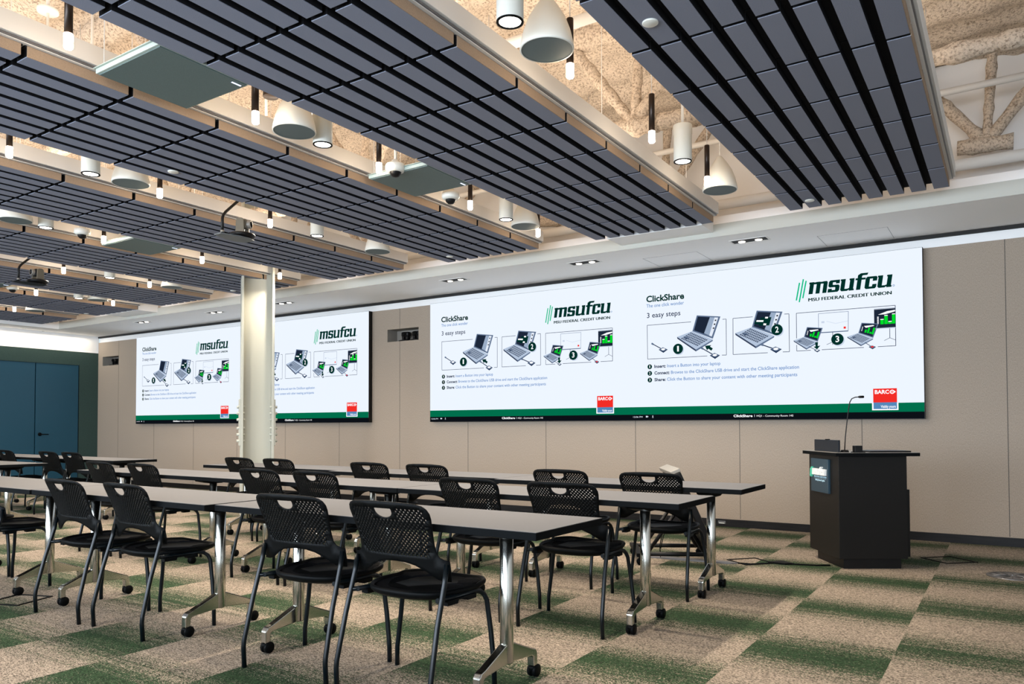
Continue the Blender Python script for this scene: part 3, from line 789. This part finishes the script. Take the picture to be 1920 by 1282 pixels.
# ================================================================== NICHE CAMERAS, OUTLETS, FLOOR BOXES
def niche_cam(x, label):
    root = thing('wall_niche_camera', label, 'video camera', (x, YW + .10, 2.4225), 0, 'small dark cameras in the wall niches')
    m = MB(); m.lathe([(0, 0.001), (.11, .001), (.115, .012), (.06, .025), (0, .028)], n=26); m.build('camera_base', black, root)
    m = MB(); m.prism([(-.055, .025), (-.022, .025), (-.018, .075), (-.06, .075)], -.03, .03, 0, 'y'); m.prism([(.022, .025), (.055, .025), (.06, .075), (.018, .075)], -.03, .03, 0, 'y'); m.build('camera_arm', black, root)
    m = MB(); m.box(-.07, .07, -.04, .04, .075, .145); h = m.build('camera_head', black, root, bevel=.018)
    m = MB(); m.lathe([(.026, 0), (.027, -.02), (.02, -.022), (0, -.018)], (0, -.04, .11), 20, axis='y'); m.build('lens', blackplas, h)
niche_cam(-7.60, 'small dark camera in the niche between the screens, left one of two')
niche_cam(-7.385, 'small dark camera in the niche between the screens, right one of two')
niche_cam(-15.57, 'small dark camera in the niche near the left corner, left one of two')
niche_cam(-15.36, 'small dark camera in the niche near the left corner, right one of two')
for x, lab in ((-2.76, 'small white power outlet in the dark baseboard left of the lectern'), (-9.42, 'small white power outlet in the dark baseboard below the left screen')):
    root = thing('wall_outlet', lab, 'outlet', (x, YW - .022, .045))
    m = MB(); m.box(-.042, .042, -.004, 0, -.014, .018); m.build('cover_plate', steel, root)
    m = MB(); m.box(-.03, .03, -.006, -.004, -.012, -.003); m.build('socket', beige_plastic, root)
def floor_box(c, rz, label, hs=.19):
    m = MB(); w2 = .014
    for a in range(4):
        r = Matrix.Rotation(a * PI / 2, 3, 'Z')
        pts = [r @ Vector(p) for p in ((-hs, -hs, 0), (hs, -hs, 0), (hs - w2, -hs + w2, 0), (-hs + w2, -hs + w2, 0))]
        m.prism([(p.x, p.y) for p in pts], .0005, .006)
    o = m.build('floor_box_frame', blackplas); o.location = (c[0], c[1], 0); o.rotation_euler = (0, 0, rz)
    tag(o, label, 'floor box')
floor_box((-.45, 7.445), PI / 4, 'thin dark square floor box outline on the carpet right of the lectern', .15)
floor_box((-1.84, 6.47), PI / 4 + .1, 'thin dark square floor box outline on the carpet left of the lectern', .14)
floor_box((-5.5, 2.44), .35, 'thin dark square floor box outline under the nearest row, left picture edge', .14)
root = thing('floor_grille', 'round metal floor grille set in the carpet at the right edge', 'floor vent', (0.0, 6.90, 0))
m = MB(); m.lathe([(.17, .0005), (.17, .006), (.15, .008), (.145, .003)], n=40); m.build('rim', steel, root)
m = MB(); m.lathe([(.146, .003), (0, .003)], n=40); m.build('plate', MATS['grey_metal_rail'], root)
m = MB()
for k in range(12):
    a = 2 * PI * k / 12; m.tube([(.03 * math.cos(a), .03 * math.sin(a), .005), (.14 * math.cos(a), .14 * math.sin(a), .005)], .004, 5)
m.build('spoke', steel, root); 
root['label'] = 'round metal floor grille set in the carpet at the right edge'
m = MB(); m.prism([(-2.75, 6.17), (-1.95, 6.26), (-1.90, 6.30), (-1.97, 6.34), (-2.75, 6.27)], .0005, .012); m.build('x', MATS['grey_metal_rail']).name = 'cable_cover'
tag(bpy.data.objects['cable_cover'], 'flat grey cable cover on the carpet between the monitor cart and floor box', 'cable cover')
m = MB(); m.tube([(-1.90, 6.32, .006), (-1.80, 6.33, .006), (-1.64, 6.50, .006), (-1.55, 6.50, .006), (-1.33, 6.56, .006), (-1.24, 6.62, .007)], .006, 6)
m.prism([(-1.70, 6.48), (-1.62, 6.60), (-1.50, 6.52), (-1.56, 6.47)], .0005, .014)
tag(m.build('floor_cable', blackplas), 'black cable running over the carpet from the floor box to the lectern', 'cable')

# ================================================================== COLUMN
cx, cy, ca = -8.27, 6.52, math.atan2(6.38, -8.15) + PI / 2      # web faces the room
root = bpy.data.objects.new('trim_9', None); COL.objects.link(root); root.location = (cx, cy, 0); root.rotation_euler = (0, 0, ca + .05)
root['kind'] = 'structure'
m = MB(); hw, fd, ft = .205, .17, .030
m.box(-hw, -hw + ft, -fd, fd, 0, ZD); m.box(hw - ft, hw, -fd, fd, 0, ZD); m.box(-hw + ft, hw - ft, -.012, .012, 0, ZD)
m.build('column_shaft', colpaint, root, bevel=.003)
m = MB(); zc0, zc1 = .90, 1.50
m.box(-hw - .018, -hw, -fd + .01, fd - .01, zc0, zc1); m.box(hw, hw + .018, -fd + .01, fd - .01, zc0, zc1); m.build('splice_plate', colpaint, root, bevel=.003)
m = MB()
for k in range(6):
    z = zc0 + .06 + k * .082 + (.03 if k > 2 else 0)
    for sx in (-1, 1):
        for sy in (-fd + .06, fd - .06):
            m.lathe([(0, .024), (.014, .024), (.018, .02), (.018, 0)] if sx > 0 else [(0, -.024), (.014, -.024), (.018, -.02), (.018, 0)], (sx * (hw + .018), sy, z), 10, axis='x')
            m.lathe([(0, -.022), (.014, -.022), (.018, -.018), (.018, 0)] if sx > 0 else [(0, .022), (.014, .022), (.018, .018), (.018, 0)], (sx * (hw - ft), sy, z), 10, axis='x')
m.build('bolt', colpaint, root)

# ================================================================== TABLES
TH = .735
def build_table(half, d, legx):
    """flip-top training table, origin on the floor at its centre"""
    root = thing('training_table', 'x', 'table', group='grey training tables in rows')
    m = MB(); m.box(-half, half, -d / 2, d / 2, TH - .032, TH - .0015, 0); m.build('tabletop', edge, root, bevel=.002)
    m = MB(); m.box(-half + .002, half - .002, -d / 2 + .002, d / 2 - .002, TH - .0015, TH); m.build('laminate_surface', lam, root)
    for lx in legx:
        m = MB(); m.lathe([(0, .118), (.026, .118), (.030, .125), (.030, TH - .075), (.024, TH - .07), (0, TH - .07)], (lx, 0, 0), 24); leg = m.build('leg', chrome, root)
        m = MB(); m.prism([(-.16, TH - .033), (.16, TH - .033), (.14, TH - .055), (.05, TH - .075), (-.05, TH - .075), (-.14, TH - .055)], lx - .05, lx + .05, 0, 'x'); m.build('leg_bracket', blackplas, leg)
        for sy in (-1, 1):
            pr = [(.020, .205), (.035, .20), (.185, .138), (.212, .130), (.226, .112), (.228, .052), (.196, .052), (.194, .098), (.178, .106), (.030, .118), (.020, .12)]
            m = MB(); m.prism([(sy * a, b2) for a, b2 in pr], lx - .019, lx + .019, 0, 'x'); m.build('foot', chrome, leg, bevel=.005)
            c = MB(); cyy = sy * .212
            c.lathe([(0, .052), (.020, .052), (.022, .048), (.022, .03), (0, .03)], (lx, cyy, 0), 16)
            for ox in (-.020, .006): c.lathe([(0, ox), (.028, ox), (.0295, ox + .003), (.0295, ox + .013), (.028, ox + .016), (0, ox + .016)], (lx, cyy + .010, .0295), 20, axis='x')
            c.prism([(cyy - .02, .054), (cyy + .02, .054), (cyy + .038, .038), (cyy + .034, .028), (cyy - .008, .030)], lx - .006, lx + .006, 0, 'x')
            c.build('caster', blackplas, leg)
    return root
tabs = [  # x0, x1, y front, label
    (-3.480, -1.515, 2.480, 'grey training table nearest the camera, right end of the nearest row'),
    (-5.340, -3.510, 2.440, 'grey training table in the nearest row, second from its right end'),
    (-7.30, -5.345, 2.430, 'grey training table in the nearest row, cut by the left picture edge'),
    (-3.385, -1.445, 3.790, 'grey training table at the right end of the middle row'),
    (-5.370, -3.390, 3.790, 'grey training table in the middle of the middle row'),
    (-7.440, -5.375, 3.800, 'grey training table at the left end of the middle row before the column'),
    (-3.340, -1.432, 4.850, 'grey training table at the right end of the far row, by the lectern'),
    (-5.245, -3.345, 4.930, 'grey training table in the middle of the far row'),
    (-7.290, -5.250, 5.050, 'grey training table at the left end of the far row beside the column'),
    (-11.10, -9.150, 3.790, 'grey training table across the aisle at left, nearer the camera'),
    (-11.00, -9.070, 5.060, 'grey training table across the aisle at left, near the teal doors'),
    (-12.95, -11.005, 5.060, 'grey training table across the aisle, farthest left in front of the teal doors'),
]
proto = build_table(.97, .565, (-.66, .66))
specs = [(((a + b2) / 2, y + .2825, 0), 0, lab) for a, b2, y, lab in tabs]
made = copies(proto, specs)
for o, (a, b2, y, lab) in zip(made, tabs):
    for ch in o.children:
        if ch.name.startswith('leg'): continue
        ch.scale = ((b2 - a) / 1.94, 1, 1)

# ================================================================== CHAIRS
def back_y(x, z):
    t = (z - .50) / .33
    return .100 - .090 * t - .030 * t * t + .010 * math.sin(PI * min(1, max(0, t))) + .62 * x * x * (0.75 + .35 * t)
def chair_back():
    half = [(0, .572), (.05, .570), (.10, .560), (.145, .541), (.18, .520), (.205, .507), (.228, .502), (.262, .502), (.264, .54), (.263, .588), (.240, .592), (.222, .600), (.211, .618), (.208, .65), (.211, .69), (.217, .73), (.222, .765), (.222, .785), (.214, .805), (.198, .818), (.17, .826), (.10, .831), (0, .833)]
    outer = half + [(-x, z) for x, z in half[::-1][1:-1]]
    pts = list(outer); edges = [(i, (i + 1) % len(outer)) for i in range(len(outer))]
    def loop(l):
        k = len(pts); pts.extend(l); edges.extend([(k + i, k + (i + 1) % len(l)) for i in range(len(l))])
    # grip slot, flat top, round bottom
    slot = [(-.046, .803), (-.048, .796)] + [(.048 * math.cos(a), .792 + .030 * math.sin(a)) for a in [PI + PI * k / 10 for k in range(1, 10)]] + [(.048, .796), (.046, .803)]
    loop(slot)
    a = .0097; hr = .0043; holes = []
    for j in range(22):
        z = .604 + j * a
        for i in range(-21, 22):
            if (i + j) % 2: continue
            x = i * .0099
            hwid = .208 + (.222 - .208) * max(0, (z - .65) / .12) - .022
            if z > .775: hwid -= (z - .775) * .9
            if abs(x) > hwid or z > .806 or (j < 2 and abs(x) > .17): continue
            if z > .757 and abs(x) < .060: continue
            zz = z + .004 * (1 - (x / .2) ** 2) * (j / 22)
            loop([(x + hr * math.cos(2 * PI * k / 6), zz + hr * math.sin(2 * PI * k / 6)) for k in range(6)])
            holes.append((x, zz))
    # interior points so the sheet can bend
    for j in range(9):
        for i in range(-13, 14):
            x, z = i * .0185, .525 + j * .009
            if abs(x) < .2 and z < .575 + .02 - .0: 
                if z > .583 - .055 * (abs(x) / .2) ** 1.5: pts.append((x, z))
    co, ed, fc, *_ = delaunay_2d_cdt([Vector(p) for p in pts], edges, [], 0, 1e-6)
    def inside(p, poly):
        r = False; k = len(poly) - 1
        for q in range(len(poly)):
            (x1, y1), (x2, y2) = poly[q], poly[k]
            if (y1 > p[1]) != (y2 > p[1]) and p[0] < (x2 - x1) * (p[1] - y1) / (y2 - y1) + x1: r = not r
            k = q
        return r
    def keep(q):
        c = (sum(co[i][0] for i in q) / 3, sum(co[i][1] for i in q) / 3)
        if any((c[0] - h[0]) ** 2 + (c[1] - h[1]) ** 2 < (hr * .9) ** 2 for h in holes): return False
        return inside(c, outer) and not inside(c, slot)
    fc = [q for q in fc if keep(q)]
    m = MB(); m.add([(p[0], back_y(p[0], p[1]), p[1]) for p in co], [tuple(q) for q in fc], 0, True)
    return m
def build_chair():
    root = thing('stacking_chair', 'x', 'chair', group='black perforated stacking chairs')
    b = chair_back().build('backrest', blackplas, root)
    md = b.modifiers.new('thickness', 'SOLIDIFY'); md.thickness = .0045; md.offset = 0
    # seat: rounded pan with a padded mesh centre
    def outline(k, z, n=40, cx=0, cy0=.285):
        vs = []
        for i in range(n):
            a = 2 * PI * i / n; c, s2 = math.cos(a), math.sin(a)
            e = .62 if s2 > 0 else .85
            x = .238 * math.copysign(abs(c) ** e, c); y = .232 * math.copysign(abs(s2) ** e, s2)
            dz = -.012 * (1 - min(1, (k * x / .238) ** 2)) * (1 - (k * s2) ** 2) + (.006 if s2 > .3 else 0) * k - (.010 * max(0, s2 - .85) / .15) * k
            vs.append((k * x, cy0 + k * y, z + dz))
        return vs
    def loft(rings, nm, mt):
        m = MB(); n = len(rings[0]); vs = sum(rings, [])
        fs = [(r * n + i, r * n + (i + 1) % n, (r + 1) * n + (i + 1) % n, (r + 1) * n + i) for r in range(len(rings) - 1) for i in range(n)]
        m.add(vs, fs, 0, True); m.add(rings[0], [tuple(range(n))], 0, True); m.add(rings[-1], [tuple(range(n))[::-1]], 0, True)
        return m.build(nm, mt, root)
    loft([outline(.05, .449), outline(.5, .449), outline(.85, .450), outline(.93, .446)], 'seat_mesh', blackmesh)
    loft([outline(.925, .444), outline(.945, .455), outline(.975, .457), outline(1.0, .448), outline(.99, .436), outline(.95, .427), outline(.86, .418), outline(.3, .416)], 'seat', blackplas)
    for sx in (-1, 1):
        m = MB(); m.tube([(sx * .262, 0, .002), (sx * .2615, -.006, .10), (sx * .261, -.003, .13), (sx * .255, .045, .33), (sx * .252, .098, .505), (sx * .252, .112, .575)], .0115, 12)
        leg = m.build('leg', blacktube, root)
        m = MB(); m.tube([(sx * .225, .085, .428), (sx * .225, .20, .424), (sx * .225, .335, .424), (sx * .229, .375, .418), (sx * .236, .398, .400), (sx * .243, .408, .375), (sx * .262, .412, .24), (sx * .277, .410, .12), (sx * .281, .409, .09), (sx * .283, .410, .002)], .0115, 12)
        m.build('leg', blacktube, root)
        m = MB(); m.tube([(sx * .256, .073, .425), (sx * .222, .110, .427)], .0105, 10); m.build('seat_support', blacktube, root)
        m = MB(); m.prism([(.13, .42), (.13, .40), (.20, .40), (.205, .413), (.265, .413), (.27, .40), (.33, .40), (.33, .42)], sx * .225 - .018, sx * .225 + .018, 0, 'x'); m.build('seat_bracket', blackplas, root)
    return root
P2 = math.radians
chairs = [
    (-2.19, 2.36, 0.0, 'black chair nearest the camera, at the right of the nearest row'),
    (-2.795, 2.36, 3.0, 'black chair in the nearest row, second from its right end'),
    (-4.145, 2.345, -2.0, 'black chair in the nearest row, third from its right end'),
    (-4.785, 2.336, -1.0, 'black chair in the nearest row, fourth from its right end'),
    (-6.08, 2.37, 0.0, 'black chair in the nearest row, cut by the left picture edge'),
    (-6.70, 2.37, 0.0, 'black chair beyond the left picture edge, one front leg in view'),
    (-2.104, 3.686, 2.5, 'black chair at the right end of the middle row, under its table'),
    (-2.76, 3.69, 0.0, 'black chair in the middle row, second from its right end'),
    (-4.10, 3.69, 0.0, 'black chair in the middle row, third from its right end'),
    (-4.70, 3.69, 0.0, 'black chair in the middle row, fourth from right, before the column'),
    (-6.24, 3.70, 0.0, 'black chair in the middle row, second from its left end'),
    (-6.92, 3.70, 0.0, 'black chair at the left end of the middle row'),
    (-2.03, 4.765, 3.0, 'black chair at the right end of the far row, before the monitor cart'),
    (-2.73, 4.77, 2.0, 'black chair in the far row, second from its right end'),
    (-4.05, 4.855, 0.0, 'black chair in the far row, third from its right end'),
    (-4.70, 4.855, 0.0, 'black chair in the far row, fourth from its right end'),
    (-6.02, 4.965, 0.0, 'black chair in the far row, just right of the column'),
    (-6.62, 4.965, 0.0, 'black chair at the left end of the far row, before the column'),
    (-9.87, 4.94, 2.0, 'black chair across the aisle, rightmost before the teal doors'),
    (-10.45, 4.94, 2.0, 'black chair across the aisle, second from right before the teal doors'),
    (-11.61, 4.94, 0.0, 'black chair across the aisle at the left picture edge before the doors'),
]
proto = build_chair()
copies(proto, [((x, y, 0), P2(a), lab) for x, y, a, lab in chairs])

# ================================================================== LECTERN
LO = Vector((-1.145, 6.495, 0)); e1 = Vector((-.5545, .8322, 0)); e2 = Vector((.8322, .5545, 0))   # e1 along the logo face, e2 along the side
rz = math.atan2(e2.y, e2.x)
root = thing('lectern', 'black wooden lectern with grey top and raised logo plaque', 'lectern', LO, rz)
FW, SD = .585, .545     # local: x = depth away from the logo face (e2), y = along the logo face (e1)
m = MB(); m.box(.05, SD - .035, .04, FW - .04, 0, .083); m.build('plinth', black, root)
m = MB(); m.box(0, SD, 0, FW, .083, .898); m.build('body', lect, root, bevel=.002)
m = MB(); m.box(-.04, SD + .085, -.045, FW + .045, .898, .925); m.build('top_edge', edge, root, bevel=.002)
m = MB(); m.box(-.038, SD + .083, -.043, FW + .043, .925, .927); m.build('top_surface', lecttop, root)
m = MB(); m.box(SD, SD + .03, .02, FW - .02, .095, .63); m.build('rear_door', lect, root)
m = MB(); m.box(-.02, 0, .155, .50, .585, .865); pq = m.build('plaque', plaque_m, root, bevel=.002)
def plaque_text(polys, nm, mt, th):
    # (s,t) on the plaque seen from the room: s to the viewer's right runs toward -y locally
    m = MB()
    for vs, fs in polys:
        m.add([(-.0205 - th, .49 - s, .80 - t) for s, t in vs], fs)
        m.add([(-.0205, .49 - s, .80 - t) for s, t in vs], fs)
        for q in fs:
            for i in range(len(q)):
                a, b2 = vs[q[i]], vs[q[(i + 1) % len(q)]]
                m.add([(-.0205, .49 - a[0], .80 - a[1]), (-.0205, .49 - b2[0], .80 - b2[1]), (-.0205 - th, .49 - b2[0], .80 - b2[1]), (-.0205 - th, .49 - a[0], .80 - a[1])], [(0, 1, 2, 3)])
    return m.build(nm, mt, pq)
wm = [([tuple(q) for q in p], [tuple(range(len(p)))]) for p in wordmark(.055, .070, .25, .052)]
plaque_text(wm, 'raised_wordmark', letter_w, .018)
bars = []
for p, q in (((.008, .086), (.018, .020)), ((.020, .092), (.034, .006)), ((.034, .080), (.046, .014))):
    bars.append(([(p[0], p[1]), (p[0] + .007, p[1]), (q[0] + .007, q[1]), (q[0], q[1])], [(0, 1, 2, 3)]))
plaque_text(bars, 'raised_bars', letter_g, .018)
plaque_text(text_polys('MSU FEDERAL CREDIT UNION', .06, .092, .245, .013), 'lettering', letter_b, .002)
plaque_text(text_polys('Building Dreams Together', .085, .120, .19, .013, .01), 'lettering', letter_b, .002)
plaque_text([([(.06, .100), (.30, .100), (.30, .1015), (.06, .1015)], [(0, 1, 2, 3)])], 'divider_line', letter_b, .002)
def on_lect(x, y, z): return LO + e2 * x + e1 * y + Vector((0, 0, z))
o = thing('lectern_screen_riser', 'flat black upright panel standing on the front edge of the lectern top', 'monitor', on_lect(.02, .05, .927), rz)
m = MB(); m.box(0, .018, 0, .47, 0, .098); m.build('panel', mat('blue_black_panel', (.010, .013, .018), .45, spec=.2), o, bevel=.003)
m = MB(); m.box(.018, .03, .08, .44, 0, .02); m.build('stand', black, o, bevel=.004)
m = MB(); m.lathe([(0, .006), (.02, .006), (.02, 0)], (.009, .22, .098), 14); m.build('sensor', blackplas, o)
o = thing('gooseneck_microphone', 'slim black gooseneck microphone rising from the lectern top', 'microphone', on_lect(.09, .09, .927), 0)
m = MB(); m.lathe([(0, .02), (.028, .018), (.035, 0)], n=20); m.build('mic_base', black, o)
s0 = Vector((.06, .015, .31)); 
m = MB(); pts = [(0, 0, .01), (.006, .002, .12), (.020, .006, .25), (.034, .010, .36), (.042, .012, .405), (.056, .017, .432), (.080, .025, .443), (.103, .033, .445)]; m.tube(pts, .0042, 8); m.build('gooseneck', black, o)
m = MB(); m.tube([(.102, .033, .445), (.110, .036, .4455), (.138, .046, .446), (.142, .0475, .446)], [.006, .010, .010, .007], 12); m.build('mic_head', black, o)
o = thing('control_cube', 'small black cube controller beside the microphone on the lectern', 'controller', on_lect(.16, .015, .927), rz)
m = MB(); m.box(-.03, .03, -.025, .025, 0, .055); m.build('cube', black, o, bevel=.003)
m = MB(); m.box(-.04, .05, -.03, .03, 0, .006); m.build('foot', blackplas, o)
o = thing('tablet', 'thin dark tablet lying flat at the right of the lectern top', 'tablet', on_lect(.43, .03, .927), rz)
m = MB(); m.box(-.16, .17, 0, .24, 0.0005, .012); m.build('tablet_body', black, o, bevel=.004)
m = MB(); m.box(-.15, .16, .01, .23, .012, .0125); m.build('display', plaque_m, o)

# ================================================================== MONITOR CART (behind the far row)
o = thing('monitor_cart', 'low rolling stand with a tilted monitor seen from behind the far row', 'monitor cart', (-2.45, 6.20, 0), math.radians(30))
m = MB(); m.tube([(-.28, -.23, .085), (.30, -.23, .085)], .018, 8); m.tube([(-.28, .23, .085), (.30, .23, .085)], .018, 8); m.build('base_bar', black, o)
m = MB(); m.box(-.31, -.25, -.30, .30, .07, .10); m.box(.27, .33, -.30, .30, .07, .10); m.build('base_rail', blackplas, o, bevel=.004)
for a in (-.28, .30):
    for b2 in (-.27, .27):
        m = MB(); m.lathe([(0, -.014), (.028, -.014), (.030, -.01), (.030, .01), (.028, .014), (0, .014)], (a, b2, .030), 18, axis='y'); m.box(a - .012, a + .012, b2 - .018, b2 + .018, .03, .072); m.build('caster', blackplas, o)
m = MB()
for b2 in (-.16, .16): m.tube([(-.20, b2, .09), (.05, b2, .45)], .016, 8); m.tube([(.26, b2, .09), (.05, b2, .45)], .016, 8)
m.build('support_leg', black, o)
mon = bpy.data.objects.new('monitor', None); COL.objects.link(mon); mon.parent = o; mon.location = (.14, -.12, .44); mon.rotation_euler = (0, math.radians(-24), 0)
m = MB(); m.box(-.03, .03, -.34, .34, -.30, .36); m.build('monitor_shell', black, mon, bevel=.012)
m = MB(); m.box(-.045, .035, -.33, .33, .352, .385)
m.build('top_vent_bar', silver, mon, bevel=.005)
m = MB(); m.box(.03, .0315, -.32, .32, -.20, .345); m.build('monitor_display', black, mon)
m = MB(); m.tube([(-.02, -.02, .36), (-.07, -.05, .22), (-.09, -.06, .13), (-.085, -.06, .03)], .004, 6); m.tube([(.02, .04, .36), (-.05, .01, .2), (-.08, -.03, .1)], .004, 6); m.build('loose_cable', blackplas, o)
